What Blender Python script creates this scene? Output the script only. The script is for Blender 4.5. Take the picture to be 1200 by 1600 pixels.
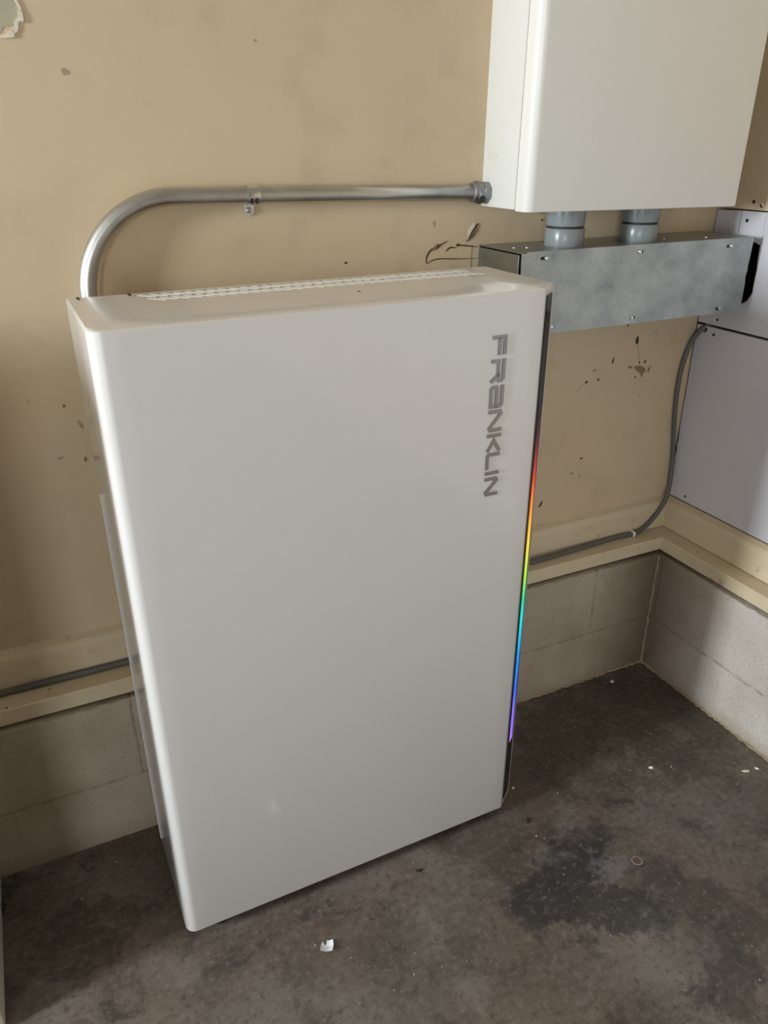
import bpy, bmesh, math, random
from mathutils import Vector, Matrix, noise
random.seed(7)
scene = bpy.context.scene
for o in list(bpy.data.objects):
    bpy.data.objects.remove(o)
C = scene.collection

# ------------------------------------------------------------------ camera
cam_data = bpy.data.cameras.new('camera')
cam = bpy.data.objects.new('camera', cam_data)
C.objects.link(cam)
cam_data.sensor_fit = 'VERTICAL'
cam_data.sensor_height = 24.0
cam_data.lens = 1203.13 * 24.0 / 1600.0
cam_data.clip_start = 0.01
r = Vector((0.90296028, -0.42971811, -0.00225383))
u = Vector((0.18778031, 0.38985154, 0.90152888))
f = Vector((0.38652463, 0.814468, -0.43271306))
m = Matrix(((r.x, u.x, -f.x), (r.y, u.y, -f.y), (r.z, u.z, -f.z))).to_4x4()
m.translation = Vector((-1.499, -1.3718, 1.3992))
cam.matrix_world = m
scene.camera = cam

# ------------------------------------------------------------------ light and exposure
scene.view_settings.view_transform = 'Standard'
scene.view_settings.look = 'None'
scene.view_settings.exposure = 0.0
scene.view_settings.gamma = 1.0
scene.view_settings.use_curve_mapping = False
world = bpy.data.worlds.new('world')
scene.world = world
world.use_nodes = True
world.node_tree.nodes['Background'].inputs[0].default_value = (0.75, 0.85, 1.0, 1)
world.node_tree.nodes['Background'].inputs[1].default_value = 0.5

def area(name, loc, target, sx, sy, power, col):
    l = bpy.data.lights.new(name, 'AREA')
    l.shape = 'RECTANGLE'; l.size = sx; l.size_y = sy; l.energy = power; l.color = col
    o = bpy.data.objects.new(name, l); C.objects.link(o)
    o.location = loc
    d = Vector(target) - Vector(loc)
    o.rotation_euler = d.to_track_quat('-Z', 'Y').to_euler()
    return o
# daylight through the narrow side window in the left wall and the garage opening behind the camera
area('side_window_daylight', (-5.15, -0.84, 1.68), (0.0, -0.3, 1.3), 0.52, 0.9, 178, (0.90, 0.965, 1.0))
area('garage_opening_daylight', (-4.45, -5.85, 1.15), (-3.0, 0, 1.15), 1.2, 2.1, 92, (0.93, 0.965, 1.0))

# ------------------------------------------------------------------ mesh helpers
def finish(name, bm, mat, parent=None, smooth=False, shift=None, angle=None):
    bmesh.ops.remove_doubles(bm, verts=bm.verts, dist=1e-6)
    bmesh.ops.recalc_face_normals(bm, faces=bm.faces)
    me = bpy.data.meshes.new(name)
    if shift is not None:
        bm.transform(Matrix.Translation(-Vector(shift)))
    bm.to_mesh(me); bm.free()
    o = bpy.data.objects.new(name, me); C.objects.link(o)
    if mat: me.materials.append(mat)
    if smooth or angle:
        for p in me.polygons: p.use_smooth = True
        if angle:
            me.set_sharp_from_angle(angle=math.radians(angle))
    if parent: o.parent = parent
    return o

def tag(o, label=None, cat=None, group=None, kind=None):
    if label: o['label'] = label
    if cat: o['category'] = cat
    if group: o['group'] = group
    if kind: o['kind'] = kind
    return o

def empty(name, loc, label, cat, group=None):
    o = bpy.data.objects.new(name, None); C.objects.link(o)
    o.location = loc; o.empty_display_size = 0.05
    return tag(o, label, cat, group)

def box(bm, x0, x1, y0, y1, z0, z1, bev=0.0, seg=2):
    vs = [bm.verts.new((x, y, z)) for x in (x0, x1) for y in (y0, y1) for z in (z0, z1)]
    idx = [(0, 1, 3, 2), (4, 6, 7, 5), (0, 4, 5, 1), (2, 3, 7, 6), (0, 2, 6, 4), (1, 5, 7, 3)]
    fs = [bm.faces.new([vs[i] for i in q]) for q in idx]
    if bev > 0:
        es = set(e for q in fs for e in q.edges)
        bmesh.ops.bevel(bm, geom=list(es), offset=bev, segments=seg, profile=0.5, affect='EDGES')

def loft(bm, loops, cap=True, closed=True):
    rows = [[bm.verts.new(p) for p in l] for l in loops]
    n = len(rows[0])
    for a, b in zip(rows, rows[1:]):
        for i in range(n if closed else n - 1):
            j = (i + 1) % n
            bm.faces.new((a[i], a[j], b[j], b[i]))
    if cap:
        bm.faces.new(rows[0]); bm.faces.new(list(reversed(rows[-1])))
    return rows

def tube(bm, pts, rad, n=16, cap=True):
    pts = [Vector(p) for p in pts]
    rads = rad if isinstance(rad, (list, tuple)) else [rad] * len(pts)
    loops = []
    t0 = (pts[1] - pts[0]).normalized()
    ref = Vector((0, 0, 1)) if abs(t0.z) < 0.9 else Vector((0, 1, 0))
    nrm = (ref - t0 * ref.dot(t0)).normalized()
    for i, p in enumerate(pts):
        if i == 0: t = pts[1] - pts[0]
        elif i == len(pts) - 1: t = pts[-1] - pts[-2]
        else: t = (pts[i + 1] - pts[i]).normalized() + (pts[i] - pts[i - 1]).normalized()
        t.normalize()
        nrm = (nrm - t * nrm.dot(t)).normalized()
        b = t.cross(nrm)
        loops.append([p + (nrm * math.cos(2 * math.pi * k / n) + b * math.sin(2 * math.pi * k / n)) * rads[i] for k in range(n)])
    loft(bm, loops, cap)

def catmull(pts, sub=8):
    P = [Vector(p) for p in pts]; P = [P[0] * 2 - P[1]] + P + [P[-1] * 2 - P[-2]]
    out = []
    for i in range(1, len(P) - 2):
        for k in range(sub):
            t = k / sub
            a, b, c, d = P[i - 1], P[i], P[i + 1], P[i + 2]
            out.append(0.5 * ((2 * b) + (c - a) * t + (2 * a - 5 * b + 4 * c - d) * t * t + (3 * b - a - 3 * c + d) * t ** 3))
    out.append(P[-2])
    return out

def lathe(bm, prof, centre, axis='z', n=32):
    cx, cy, cz = centre
    loops = []
    for rr, h in prof:
        l = []
        for k in range(n):
            a = 2 * math.pi * k / n; c, s = rr * math.cos(a), rr * math.sin(a)
            if axis == 'z': l.append((cx + c, cy + s, cz + h))
            elif axis == 'x': l.append((cx + h, cy + c, cz + s))
            else: l.append((cx + c, cy + h, cz + s))
        loops.append(l)
    loft(bm, loops)

def poly_fill(bm, outer, holes, fn):
    """flat sheet with holes; fn maps (a, b) to 3D; returns faces and hole loops"""
    es = []
    loops = []
    for lp in [outer] + holes:
        vs = [bm.verts.new(fn(*p)) for p in lp]
        loops.append(vs)
        for i in range(len(vs)):
            es.append(bm.edges.new((vs[i], vs[(i + 1) % len(vs)])))
    g = bmesh.ops.triangle_fill(bm, edges=es, use_beauty=True)
    return [q for q in g['geom'] if isinstance(q, bmesh.types.BMFace)], loops

def plate(bm, outer, fn0, fn1, holes=()):
    """solid plate between two parallel sheets"""
    _, l0 = poly_fill(bm, outer, list(holes), fn0)
    _, l1 = poly_fill(bm, outer, list(holes), fn1)
    for a, b in zip(l0, l1):
        n = len(a)
        for i in range(n):
            bm.faces.new((a[i], a[(i + 1) % n], b[(i + 1) % n], b[i]))

def blob_outline(cx, cy, rx, ry, ang=0, n=14, jag=0.25, seed=0):
    rnd = random.Random(seed)
    out = []
    for k in range(n):
        a = 2 * math.pi * k / n
        q = 1 + rnd.uniform(-jag, jag)
        x, y = rx * q * math.cos(a), ry * q * math.sin(a)
        out.append((cx + x * math.cos(ang) - y * math.sin(ang), cy + x * math.sin(ang) + y * math.cos(ang)))
    return out

def circle(cx, cy, rr, n=16):
    return [(cx + rr * math.cos(2 * math.pi * k / n), cy + rr * math.sin(2 * math.pi * k / n)) for k in range(n)]

# ------------------------------------------------------------------ material helpers
def new_mat(name, col, rough=0.5, metal=0.0, spec=None, coat=0.0, coat_rough=0.05):
    mt = bpy.data.materials.new(name); mt.use_nodes = True
    b = mt.node_tree.nodes['Principled BSDF']
    b.inputs['Base Color'].default_value = (*col, 1)
    b.inputs['Roughness'].default_value = rough
    b.inputs['Metallic'].default_value = metal
    if spec is not None: b.inputs['Specular IOR Level'].default_value = spec
    b.inputs['Coat Weight'].default_value = coat
    b.inputs['Coat Roughness'].default_value = coat_rough
    return mt

class NT:
    def __init__(s, mt):
        s.nt = mt.node_tree; s.n = s.nt.nodes; s.b = s.n['Principled BSDF']
        s.co = s.n.new('ShaderNodeTexCoord').outputs['Object']
    def link(s, a, b): s.nt.links.new(a, b)
    def noise(s, scale, detail=4, rough=0.55, vec=None, dist=0.0):
        k = s.n.new('ShaderNodeTexNoise'); k.inputs['Scale'].default_value = scale
        k.inputs['Detail'].default_value = detail; k.inputs['Roughness'].default_value = rough
        k.inputs['Distortion'].default_value = dist
        s.link(vec or s.co, k.inputs['Vector']); return k.outputs[0]
    def mapping(s, sc, rot=(0, 0, 0), vec=None):
        k = s.n.new('ShaderNodeMapping'); k.inputs['Scale'].default_value = sc; k.inputs['Rotation'].default_value = rot
        s.link(vec or s.co, k.inputs['Vector']); return k.outputs[0]
    def ramp(s, fac, stops):
        k = s.n.new('ShaderNodeValToRGB'); el = k.color_ramp.elements
        while len(el) > 1: el.remove(el[-1])
        el[0].position = stops[0][0]; c = stops[0][1]; el[0].color = (*c, 1) if isinstance(c, tuple) else (c, c, c, 1)
        for p, c in stops[1:]:
            e = el.new(p); e.color = (*c, 1) if isinstance(c, tuple) else (c, c, c, 1)
        s.link(fac, k.inputs[0]); return k.outputs[0]
    def mix(s, fac, a, b, mode='MIX'):
        k = s.n.new('ShaderNodeMix'); k.data_type = 'RGBA'; k.blend_type = mode
        for v, i in ((fac, 0), (a, 6), (b, 7)):
            if isinstance(v, (int, float)): k.inputs[i].default_value = v
            elif isinstance(v, tuple): k.inputs[i].default_value = (*v, 1)
            else: s.link(v, k.inputs[i])
        return k.outputs[2]
    def math(s, op, a, b=None, c=None):
        k = s.n.new('ShaderNodeMath'); k.operation = op
        for i, v in enumerate((a, b, c)):
            if v is None: continue
            if isinstance(v, (int, float)): k.inputs[i].default_value = v
            else: s.link(v, k.inputs[i])
        return k.outputs[0]
    def xyz(s, vec=None):
        k = s.n.new('ShaderNodeSeparateXYZ'); s.link(vec or s.co, k.inputs[0]); return k.outputs
    def color(s, c): s.link(c, s.b.inputs['Base Color'])
    def rough(s, c): s.link(c, s.b.inputs['Roughness'])
    def bump(s, h, strength=0.3, dist=0.002):
        k = s.n.new('ShaderNodeBump'); k.inputs['Strength'].default_value = strength; k.inputs['Distance'].default_value = dist
        s.link(h, k.inputs['Height']); s.link(k.outputs[0], s.b.inputs['Normal'])

# painted upper wall
def m_wall():
    mt = new_mat('beige_wall_paint', (0.5, 0.41, 0.28), 0.62, spec=0.3); t = NT(mt)
    a = t.noise(1.7, 3); b = t.noise(9, 5, 0.6)
    c = t.ramp(a, [(0.35, (0.59, 0.47, 0.315)), (0.65, (0.635, 0.51, 0.345))])
    c = t.mix(t.ramp(b, [(0.30, 0.30), (0.46, 0.0)]), c, (0.42, 0.33, 0.22))
    t.color(c); t.bump(t.noise(120, 3), 0.10, 0.001); return mt
M_wall = m_wall()

def m_trim(name, c0, c1, grain_axis):
    mt = new_mat(name, c0, 0.45, spec=0.4); t = NT(mt)
    sc = (1.2, 60, 60) if grain_axis == 'x' else (60, 1.2, 60)
    g = t.noise(1.6, 5, 0.6, t.mapping(sc))
    d = t.noise(14, 5, 0.65)
    c = t.ramp(t.noise(3, 4), [(0.35, c0), (0.65, c1)])
    c = t.mix(t.ramp(d, [(0.29, 0.6), (0.40, 0.0)]), c, (0.27, 0.20, 0.12))
    t.color(c); t.bump(g, 0.35, 0.0015); return mt
M_trim_x = m_trim('cream_painted_board', (0.62, 0.52, 0.355), (0.68, 0.58, 0.41), 'x')
M_trim_y = m_trim('cream_painted_board_side', (0.62, 0.52, 0.355), (0.68, 0.58, 0.41), 'y')

def m_block(name, along, joints_top, joints_low, lo, hi):
    mt = new_mat(name, (0.5, 0.46, 0.4), 0.75, spec=0.25); t = NT(mt)
    X = t.xyz(); h = X[0] if along == 'x' else X[1]; z = X[2]
    wob = t.math('MULTIPLY', t.math('SUBTRACT', t.noise(18, 3), 0.5), 0.008)
    z2 = t.math('ADD', z, wob); h2 = t.math('ADD', h, wob)
    dz = t.math('ABSOLUTE', t.math('SUBTRACT', z2, 0.162))
    def comb(off):
        q = t.math('DIVIDE', t.math('SUBTRACT', h2, off), 0.405)
        q = t.math('FRACT', t.math('ADD', q, 0.5))
        return t.math('MULTIPLY', t.math('ABSOLUTE', t.math('SUBTRACT', q, 0.5)), 0.405)
    up = t.math('GREATER_THAN', z, 0.162)
    dv = t.math('ADD', t.math('MULTIPLY', comb(joints_top), up), t.math('ADD', t.math('MULTIPLY', comb(joints_low), t.math('SUBTRACT', 1, up)), t.math('MULTIPLY', t.math('SUBTRACT', 1, up), 0.0028)))
    d = t.math('MINIMUM', dz, dv)
    joint = t.ramp(d, [(0.0, 1.0), (0.0045, 0.0)])
    pit = t.noise(150, 4, 0.75)
    pits = t.ramp(pit, [(0.34, 1.0), (0.43, 0.0)])
    c = t.ramp(t.noise(4, 5), [(0.35, lo), (0.65, hi)])
    c = t.mix(t.math('MULTIPLY', joint, t.ramp(t.noise(25, 3), [(0.38, 0.0), (0.6, 0.75)])), c, (0.20, 0.15, 0.11))
    c = t.mix(t.math('MULTIPLY', pits, 0.55), c, (0.19, 0.155, 0.12))
    # rising damp and dirt close to the slab and a dirty inside corner
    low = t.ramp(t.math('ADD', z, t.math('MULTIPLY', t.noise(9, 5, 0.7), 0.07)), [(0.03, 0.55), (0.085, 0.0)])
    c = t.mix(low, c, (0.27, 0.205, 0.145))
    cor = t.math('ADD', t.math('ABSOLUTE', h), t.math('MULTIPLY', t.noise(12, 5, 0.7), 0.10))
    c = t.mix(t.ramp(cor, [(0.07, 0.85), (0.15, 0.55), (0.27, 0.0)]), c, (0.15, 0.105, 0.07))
    t.color(c)
    hh = t.math('SUBTRACT', t.math('MULTIPLY', t.noise(60, 6, 0.7), 0.5), t.math('ADD', joint, t.math('MULTIPLY', pits, 0.5)))
    t.bump(hh, 0.45, 0.003); return mt
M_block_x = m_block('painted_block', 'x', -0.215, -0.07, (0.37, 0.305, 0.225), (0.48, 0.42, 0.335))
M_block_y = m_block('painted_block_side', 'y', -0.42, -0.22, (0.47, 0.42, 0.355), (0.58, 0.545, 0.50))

def m_drywall():
    mt = new_mat('bare_drywall_paper', (0.57, 0.555, 0.58), 0.8, spec=0.2); t = NT(mt)
    t.color(t.ramp(t.noise(5, 4), [(0.3, (0.585, 0.575, 0.62)), (0.7, (0.63, 0.62, 0.665))]))
    t.bump(t.noise(300, 2), 0.05, 0.0005); return mt
M_dry = m_drywall()
M_dark = new_mat('dark_wall_cavity', (0.02, 0.016, 0.012), 0.9)

def m_floor():
    mt = new_mat('stained_concrete', (0.1, 0.09, 0.08), 0.5, spec=0.4); t = NT(mt)
    big = t.noise(2.3, 6, 0.62, dist=0.6); mid = t.noise(9, 7, 0.68, dist=0.4); fine = t.noise(70, 6, 0.75)
    hue = t.noise(3.1, 3, 0.5)
    c = t.ramp(big, [(0.32, (0.075, 0.066, 0.054)), (0.42, (0.115, 0.102, 0.085)), (0.5, (0.145, 0.132, 0.114)), (0.60, (0.20, 0.188, 0.168))])
    c = t.mix(t.ramp(hue, [(0.40, 0.0), (0.6, 0.55)]), c, (0.155, 0.125, 0.105))
    def stain_shade(px, py, sx, sy, rot, col, amt, seed):
        k = t.n.new('ShaderNodeMapping'); k.vector_type = 'TEXTURE'
        k.inputs['Location'].default_value = (px, py, 0); k.inputs['Rotation'].default_value = (0, 0, rot)
        k.inputs['Scale'].default_value = (sx, sy, 1)
        wv = t.n.new('ShaderNodeVectorMath'); wv.operation = 'MULTIPLY_ADD'
        ns = t.n.new('ShaderNodeTexNoise'); ns.inputs['Scale'].default_value = 11 + seed; ns.inputs['Detail'].default_value = 6
        ns.inputs['Roughness'].default_value = 0.72
        t.link(t.co, ns.inputs['Vector']); t.link(ns.outputs['Color'], wv.inputs[0])
        wv.inputs[1].default_value = (0.26, 0.26, 0); t.link(t.co, wv.inputs[2])
        sb = t.n.new('ShaderNodeVectorMath'); sb.operation = 'SUBTRACT'; t.link(wv.outputs[0], sb.inputs[0]); sb.inputs[1].default_value = (0.13, 0.13, 0)
        t.link(sb.outputs[0], k.inputs['Vector'])
        ln = t.n.new('ShaderNodeVectorMath'); ln.operation = 'LENGTH'; t.link(k.outputs[0], ln.inputs[0])
        return t.ramp(ln.outputs['Value'], [(0.70, amt), (0.92, amt * 0.35), (1.1, 0.0)]), col
    for a in ((-0.67, -0.51, 0.20, 0.075, 0.5, (0.028, 0.028, 0.034), 0.9, 0),
              (-0.62, -0.62, 0.13, 0.06, -0.6, (0.038, 0.037, 0.040), 0.8, 1),
              (-0.52, -0.80, 0.12, 0.07, 1.2, (0.055, 0.050, 0.045), 0.7, 2),
              (-0.45, -0.68, 0.06, 0.16, 0.5, (0.06, 0.052, 0.046), 0.6, 3),
              (-0.30, -0.50, 0.20, 0.09, -0.3, (0.17, 0.165, 0.17), 0.3, 4),
              (-0.57, -0.53, 0.05, 0.045, 0.3, (0.20, 0.20, 0.23), 0.45, 5),
              (-1.60, -0.22, 0.13, 0.08, 0.3, (0.045, 0.035, 0.025), 0.6, 6),
              (-1.30, -0.55, 0.28, 0.08, -0.2, (0.165, 0.155, 0.14), 0.5, 7),
              (-0.22, -0.20, 0.38, 0.24, -0.2, (0.068, 0.056, 0.045), 0.75, 8)):  # shade of the corner beside the battery, painted into the slab colour
        fac, col = stain_shade(*a); c = t.mix(fac, c, col)
    c = t.mix(t.ramp(mid, [(0.36, 0.75), (0.44, 0.15), (0.5, 0.0)]), c, (0.050, 0.046, 0.040))
    c = t.mix(t.ramp(mid, [(0.54, 0.0), (0.60, 0.2), (0.70, 0.45)]), c, (0.24, 0.23, 0.215))
    scr = t.noise(22, 6, 0.75, t.mapping((1.0, 5.0, 1.0), (0, 0, 0.6)), 0.5)
    c = t.mix(t.ramp(scr, [(0.58, 0.0), (0.70, 0.45)]), c, (0.30, 0.285, 0.27))
    c = t.mix(t.ramp(scr, [(0.30, 0.5), (0.42, 0.0)]), c, (0.06, 0.052, 0.045))
    c = t.mix(t.ramp(fine, [(0.34, 0.7), (0.47, 0.0)]), c, (0.050, 0.043, 0.035))
    c = t.mix(t.ramp(fine, [(0.54, 0.0), (0.68, 0.45)]), c, (0.29, 0.275, 0.25))
    sp = t.n.new('ShaderNodeTexVoronoi'); sp.inputs['Scale'].default_value = 55; t.link(t.co, sp.inputs['Vector'])
    sel = t.ramp(sp.outputs['Color'], [(0.80, 0.0), (0.82, 1.0)])
    dot = t.math('MULTIPLY', t.ramp(sp.outputs['Distance'], [(0.07, 0.8), (0.12, 0.0)]), sel)
    c = t.mix(dot, c, (0.30, 0.28, 0.25))
    c = t.mix(1.0, c, (0.95, 0.90, 0.845), 'MULTIPLY')
    t.color(c)
    t.rough(t.ramp(mid, [(0.3, 0.42), (0.7, 0.68)]))
    t.bump(t.math('ADD', t.math('MULTIPLY', mid, 0.6), t.math('MULTIPLY', fine, 0.35)), 0.35, 0.003); return mt
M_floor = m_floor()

def m_white(name, col, rough, coat):
    mt = new_mat(name, col, rough, spec=0.5, coat=coat, coat_rough=0.08); t = NT(mt)
    t.bump(t.noise(260, 2), 0.02, 0.0004); return mt
M_white = m_white('white_powder_coat', (0.76, 0.745, 0.735), 0.32, 0.9)
M_gate = m_white('white_cabinet_enamel', (0.76, 0.755, 0.72), 0.38, 0.2)
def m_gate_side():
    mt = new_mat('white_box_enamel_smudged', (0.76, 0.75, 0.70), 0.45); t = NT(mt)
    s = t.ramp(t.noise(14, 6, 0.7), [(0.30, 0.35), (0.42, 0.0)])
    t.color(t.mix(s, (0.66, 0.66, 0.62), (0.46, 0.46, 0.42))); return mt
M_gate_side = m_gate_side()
M_slot = new_mat('white_vent_lining', (0.80, 0.77, 0.70), 0.5)
M_black = new_mat('black_glossy_trim', (0.008, 0.008, 0.009), 0.12)
M_seam = new_mat('dark_seam', (0.03, 0.03, 0.03), 0.7)
M_rubber = new_mat('black_rubber', (0.015, 0.014, 0.013), 0.7)
M_chrome = new_mat('brushed_chrome', (0.33, 0.32, 0.315), 0.22, 1.0)

def m_galv(name, lo, hi, r0, r1, sc):
    mt = new_mat(name, lo, 0.4, 1.0); t = NT(mt)
    a = t.noise(sc, 5, 0.6); v = t.n.new('ShaderNodeTexVoronoi'); v.inputs['Scale'].default_value = sc * 14
    t.link(t.co, v.inputs['Vector'])
    k = t.math('ADD', t.math('MULTIPLY', a, 0.95), t.math('MULTIPLY', t.xyz(v.outputs['Color'])[0], 0.05))
    t.color(t.ramp(k, [(0.33, lo), (0.66, hi)]))
    t.rough(t.ramp(k, [(0.3, r0), (0.7, r1)])); t.bump(t.noise(150, 3), 0.03, 0.0004); return mt
M_galv = m_galv('galvanized_sheet', (0.27, 0.30, 0.29), (0.53, 0.565, 0.55), 0.40, 0.58, 9)
M_galv_body = m_galv('galvanized_trough_body', (0.30, 0.32, 0.30), (0.42, 0.44, 0.42), 0.32, 0.45, 5)
M_emt = m_galv('galvanized_conduit', (0.50, 0.50, 0.49), (0.62, 0.62, 0.60), 0.30, 0.42, 12)
M_cast = m_galv('cast_zinc', (0.22, 0.22, 0.23), (0.34, 0.34, 0.35), 0.35, 0.5, 30)
M_zinc = new_mat('bright_zinc', (0.72, 0.73, 0.72), 0.22, 1.0)
M_pvc = new_mat('grey_pvc', (0.225, 0.25, 0.26), 0.28)
M_cable = new_mat('grey_cable_jacket', (0.115, 0.115, 0.105), 0.5)
M_tan = new_mat('torn_tan_paper', (0.26, 0.17, 0.085), 0.85)
M_brownmark = new_mat('dark_brown_gouge', (0.055, 0.036, 0.02), 0.9)
M_greymark = new_mat('grey_scuff', (0.36, 0.295, 0.20), 0.8)
M_patch = new_mat('skim_coat_patch', (0.44, 0.40, 0.29), 0.7)
M_plaster = new_mat('exposed_plaster', (0.72, 0.66, 0.56), 0.8)
M_caulk = new_mat('dirty_mortar_bead', (0.33, 0.25, 0.17), 0.85)
M_appl = m_white('off_white_appliance_enamel', (0.70, 0.66, 0.58), 0.4, 0.1)
M_paper = new_mat('white_paper', (0.85, 0.87, 0.90), 0.5)
M_ceil = new_mat('unpainted_ceiling', (0.46, 0.43, 0.38), 0.8)
M_far = new_mat('far_wall_board', (0.30, 0.27, 0.22), 0.8)
M_leaf = new_mat('dry_dark_leaf', (0.02, 0.015, 0.01), 0.8)

# ------------------------------------------------------------------ setting
W = 0.0922            # upper wall planes stand this far behind the block face
LT, LB = 0.4053, 0.3676
def structure(name, bm, mat, parent=None, **k):
    o = finish(name, bm, mat, parent, **k)
    if parent is None: o['kind'] = 'structure'
    return o

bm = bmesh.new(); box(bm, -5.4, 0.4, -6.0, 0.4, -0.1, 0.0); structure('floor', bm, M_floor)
bm = bmesh.new(); box(bm, -5.4, 0.4, -6.0, 0.4, 2.6, 2.7); structure('ceiling', bm, M_ceil)
bm = bmesh.new(); box(bm, -5.2, 0.3, W, 0.3, 0.40, 2.6); wall_back = structure('wall_back', bm, M_wall)
bm = bmesh.new(); box(bm, -5.2, 0.3, 0.0, 0.3, 0.0, LB - 0.006); structure('block_footing', bm, M_block_x, wall_back)
# left wall with the side window
bm = bmesh.new()
box(bm, -5.4, -5.2, -6.0, -1.14, 0, 2.6); box(bm, -5.4, -5.2, -0.54, 0.4, 0, 2.6)
box(bm, -5.4, -5.2, -1.14, -0.54, 0, 1.20); box(bm, -5.4, -5.2, -1.14, -0.54, 2.17, 2.6)
structure('wall_left', bm, M_far)
bm = bmesh.new()
box(bm, -5.38, -5.30, -1.14, -1.11, 1.20, 2.17); box(bm, -5.38, -5.30, -0.57, -0.54, 1.20, 2.17)
box(bm, -5.38, -5.30, -1.11, -0.57, 1.20, 1.23); box(bm, -5.38, -5.30, -1.11, -0.57, 2.14, 2.17)
structure('window_1', bm, M_trim_y)
# front wall with the open garage doorway
bm = bmesh.new()
box(bm, -5.4, -5.10, -6.1, -5.95, 0, 2.6); box(bm, -3.80, 0.4, -6.1, -5.95, 0, 2.6); box(bm, -5.10, -3.80, -6.1, -5.95, 2.22, 2.6)
structure('wall_front', bm, M_far)

# right wall: painted board above, bare drywall sheets below, block footing
bm = bmesh.new(); box(bm, W, 0.3, -6.0, W + 0.05, 1.2565, 2.6)
wall_right = structure('wall_right', bm, M_wall)
bm = bmesh.new(); box(bm, 0.0, 0.3, -6.0, 0.0, 0.0, LB - 0.006)
structure('block_footing', bm, M_block_y, wall_right)
bm = bmesh.new(); box(bm, W + 0.0008, W + 0.0120, 0.0880, W + 0.0002, 0.4955, 1.0400); structure('corner_gap_shade', bm, M_dark, wall_right)  # dark strip filling the sheet-edge gap, painted in place of its shade
bm = bmesh.new(); box(bm, 0.19, 0.3, -6.0, 0.2, LT, 1.2565); structure('stud_cavity', bm, M_dark, wall_right)
fx0 = lambda a, b: (W, a, b)
fx1 = lambda a, b: (W + 0.0127, a, b)
bm = bmesh.new()
edge = [(0.0885, 0.4955), (0.0885, 0.60), (0.0860, 0.632), (0.0885, 0.645), (0.0865, 0.66), (0.0890, 0.70), (0.0885, 0.975)]
plate(bm, [(-5.9, 0.4955)] + edge + [(-2.3, 0.9775), (-5.9, 0.9775)], fx0, fx1, [blob_outline(0.0640, 0.9660, 0.010, 0.0085, 0.2, 10, 0.1, 3)])
structure('drywall_sheet', bm, M_dry, wall_right)
bm = bmesh.new()
plate(bm, [(0.089, 0.9815), (-5.9, 0.9815), (-5.9, 1.2535), (-0.0555, 1.2535), (-0.0555, 1.196), (-0.0535, 1.180), (-0.0545, 1.152),
           (-0.0575, 1.130), (-0.0570, 1.10), (-0.0580, 1.075), (-0.0480, 1.056), (-0.034, 1.046), (0.03, 1.040), (0.089, 1.040)], fx0, fx1)
structure('drywall_sheet', bm, M_dry, wall_right)
bm = bmesh.new()
plate(bm, [(0.0885, 1.14), (0.0885, 1.2500), (0.0175, 1.2530), (0.0168, 1.22), (0.0180, 1.14)], lambda a, b: (W + 0.0015, a, b), fx1)
structure('drywall_patch', bm, M_dry, wall_right)
bm = bmesh.new()
plate(bm, [(0.0150, 1.19), (0.0135, 1.215), (0.0145, 1.2530), (-0.0548, 1.2535), (-0.0550, 1.188), (-0.050, 1.183), (-0.040, 1.187)], fx0, fx1)
structure('drywall_patch', bm, M_dry, wall_right)
for k, (y, z, rr) in enumerate([(-0.013, 1.274, 0.0040), (-0.0040, 1.2325, 0.0042), (0.032, 0.958, 0.0038), (0.029, 0.9965, 0.0032), (0.029, 0.5105, 0.0035)]):
    bm = bmesh.new(); plate(bm, blob_outline(y, z, rr, rr, 0, 12, 0.08, k), lambda a, b: (W - 0.0006, a, b), lambda a, b: (W + 0.001, a, b))
    structure('screw_hole', bm, M_dark, wall_right)
bm = bmesh.new(); plate(bm, blob_outline(-0.037, 1.268, 0.0055, 0.0075, 0.3, 12, 0.35, 9), lambda a, b: (W - 0.0008, a, b), lambda a, b: (W + 0.001, a, b))
structure('chipped_paint', bm, M_plaster, wall_right)
bm = bmesh.new(); plate(bm, blob_outline(-0.036, 1.2655, 0.0022, 0.006, -0.5, 9, 0.35, 19), lambda a, b: (W - 0.0014, a, b), lambda a, b: (W + 0.001, a, b))
structure('chipped_paint', bm, M_brownmark, wall_right)

# sill boards and baseboards (mitred towards the room corner)
def L_board(name, prof, which, mat):
    """prof: (depth from room corner plane, z). which 'x' runs along the back wall, 'y' along the right wall"""
    bm = bmesh.new()
    if which == 'x':
        xs = [-5.2 + 0.04 * i for i in range(131)]
        l = [[(min(x, d), d, z) for d, z in prof] for x in (-5.2,)] + [[(d, d, z) for d, z in prof]]
    else:
        l = [[(d, -5.95, z) for d, z in prof]] + [[(d, d, z) for d, z in prof]]
    loft(bm, l)
    return structure(name, bm, mat)
sill = [(0.0135, LB + .003), (0.0165, LB), (W + 0.01, LB), (W + 0.01, LT), (0.0165, LT), (0.0135, LT - 0.003)]
L_board('trim_1', sill, 'x', M_trim_x)
L_board('trim_2', sill, 'y', M_trim_y)
base = [(0.0693, LT + 0.0015), (0.0693, 0.4700), (0.0715, 0.4790), (0.0760, 0.4840), (0.0830, 0.4870), (W, 0.4915), (W + 0.008, 0.4915), (W + 0.008, LT + 0.0015)]
L_board('baseboard_back', base, 'x', M_trim_x)
L_board('baseboard_right', base, 'y', M_trim_y)
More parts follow.
